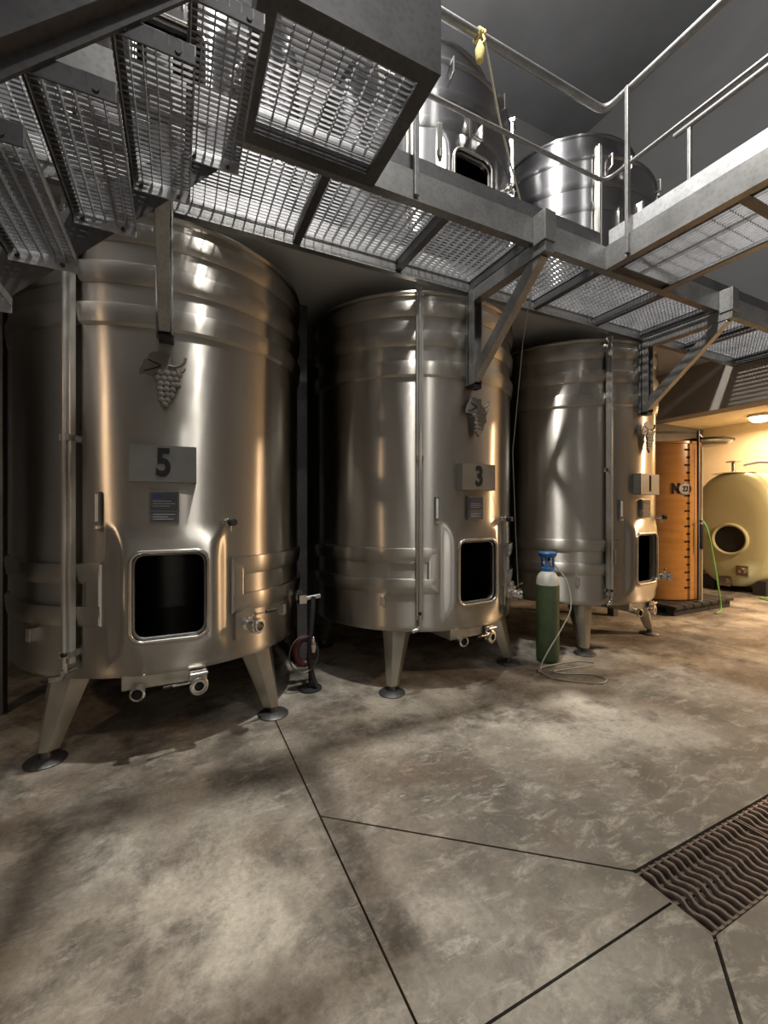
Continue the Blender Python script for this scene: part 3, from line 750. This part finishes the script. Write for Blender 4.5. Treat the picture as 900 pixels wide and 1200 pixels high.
ov = MB().lathe([(.0001, .006), (.085, .006), (.09, 0), (.09, -.02)], 28, M_).build('oval_sticker', 'plate_steel', ot)
tx = text('22', .11, 'black_ink', ov, on(-16.5, OR + .014, 1.68), .001, .002, .9); tx.name = 'number'
pl = thing('pallet', 'black pallet under the orange resin tank', 'pallet', (OX, OY, 0))
for y in (-.6, 0, .6): MB().b2(-.72, .72, y - .06 - (.12 if y < 0 else 0), y + .06 - (.12 if y < 0 else 0), 0, .1).build('runner', 'pallet_black', pl, 0, .004)
for i in range(7): MB().b2(-.74 + i * .215, -.74 + i * .215 + .19, -.82, .7, .1, .14).build('deck_board', 'pallet_black', pl, 0, .004)
# davit with the floating lid
dv = thing('lid_hoist', 'steel pole hoist holding the lid over the orange tank', 'hoist', (6.98, 3.685, .14))
MB().cyl((0, 0, 0), (0, 0, 2.54), .018).lathe([(.0001, 0), (.055, 0), (.055, .012), (.02, .02)], 16).build('pole', 'galv_dark', dv)
MB().beam((.02, 0, 2.53), (-.8, .45, 2.53), .03, .03).build('arm', 'galv_dark', dv, 0)
MB().beam((0, 0, 2.496), (.6, .24, 2.496), .025, .02).build('lid_arm', 'galv_dark', dv, 0)
ld_ = thing('tank_lid', 'round floating lid resting on the rim of the orange tank', 'lid', (7.57, 3.92, 2.537))
MB().lathe([(.0001, .0), (.3, .0), (.36, .03), (.385, .06), (.36, .085), (.0001, .09)], 48).build('disc', 'steel', ld_)
MB().lathe([(.38, .045), (.395, .05), (.395, .07), (.38, .075)], 48).build('rim_seal', 'black_rubber', ld_)
tag(MB().tube(spline([(7.11, 3.69, 1.34), (7.15, 3.64, 1.18), (7.2, 3.58, .7), (7.23, 3.53, .25), (7.2, 3.5, .035), (7.0, 3.46, .012)], 6), .012, 8).build('green_hose', 'green_hose', None), 'green hose hanging down beside the orange tank', 'hose')
gs = thing('hose_pole', 'pale upright sight pipe at the side of the orange tank', 'pipe', (7.09, 3.7, .14))
MB().cyl((0, 0, 0), (0, 0, 2.3), .016).build('pipe', 'pale_hose', gs)
MB().cyl((0, 0, .78), (0, 0, 1.15), .035).cyl((-.045, 0, 1.2), (.03, 0, 1.2), .02).build('cock', 'black_rubber', gs)

# ------------------------------------------------------------------ cream oval tank
ct = thing('oval_tank', 'cream oval tank with a round manhole at the end wall', 'tank', (9.2, 4.28, 0))
CW, CH, CZ0 = .70, 1.06, 1.16
def sup(cw_, ch_, n=56, e=2.25):
    out = []
    for i in range(n):
        a = 2 * PI * i / n; c, s_ = math.cos(a), math.sin(a)
        out.append((cw_ * math.copysign(abs(c) ** (2 / e), c), ch_ * math.copysign(abs(s_) ** (2 / e), s_)))
    return out
rings = [(.0, .25, .3), (.0, .55, .6), (.015, .8, .85), (.05, .93, .95), (.11, .985, .99), (.18, 1, 1), (1.0, 1, 1), (1.08, .95, .96), (1.12, .8, .8)]
vs = []; n = 56
for x, a, b in rings:
    for (y, z) in sup(CW * a, CH * b): vs.append((x - .1, y, CZ0 + z))
fs = [(j * n + i, j * n + (i + 1) % n, (j + 1) * n + (i + 1) % n, (j + 1) * n + i) for j in range(len(rings) - 1) for i in range(n)]
fs += [tuple(range(n)), tuple((len(rings) - 1) * n + i for i in range(n))]
MB().add(vs, fs).build('shell', 'cream_tank', ct, 50)
MX = Matrix.Translation((-.1, .0, .97)) @ Matrix.Rotation(-PI / 2, 4, 'Y')
o = MB().lathe([(.24, -.01), (.245, .02), (.27, .035), (.295, .02), (.3, -.02)], 40, MX).build('manhole_rim', 'cream_tank', ct)
MB().lathe([(.0001, .004), (.25, .004)], 40, MX).build('manhole_shade', 'hole_shade', o)  # black disc painted in for the shade of the open manhole
for y, z in ((-.2, .42), (.06, .2)):
    o = MB().b2(-.13, -.08, y - .09, y + .09, z - .09, z + .09).lathe([(.05, 0), (.05, .05), (.03, .05), (.028, .02), (.0001, .02)], 20, Matrix.Translation((-.13, y, z)) @ Matrix.Rotation(-PI / 2, 4, 'Y')).build('outlet', 'steel', ct, 40)
MB().lathe([(.0001, 2.24), (.3, 2.2), (.34, 2.19)], 28, Matrix.Translation((.2, .08, 0))).cyl((.2, .08, 2.2), (.2, .08, 2.42), .03).lathe([(.0001, 2.43), (.11, 2.42), (.12, 2.4), (.0001, 2.39)], 20, Matrix.Translation((.2, .08, 0))).build('top_hatch', 'steel', ct)
for y in (-.4, .4): MB().b2(.0, .95, y - .1, y + .1, 0, .26).build('foot', 'pallet_black', ct, 0, .01)
tag(MB().tube(spline([(9.42, 4.2, 2.33), (9.4, 3.9, 2.36), (9.4, 3.6, 2.25), (9.4, 3.4, 1.95), (9.4, 3.3, 1.6), (9.4, 3.25, .9)], 6), .03, 10).build('white_pipe', 'white_enamel', None), 'white pipe curving down beside the cream oval tank', 'pipe')
tag(MB().tube(spline([(9.0, 3.1, .012), (9.05, 3.5, .012), (8.95, 3.75, .012), (8.8, 3.6, .012), (8.75, 3.2, .012)], 8), .012, 8).build('green_hose', 'green_hose', None), 'green hose lying on the floor before the cream tank', 'hose')
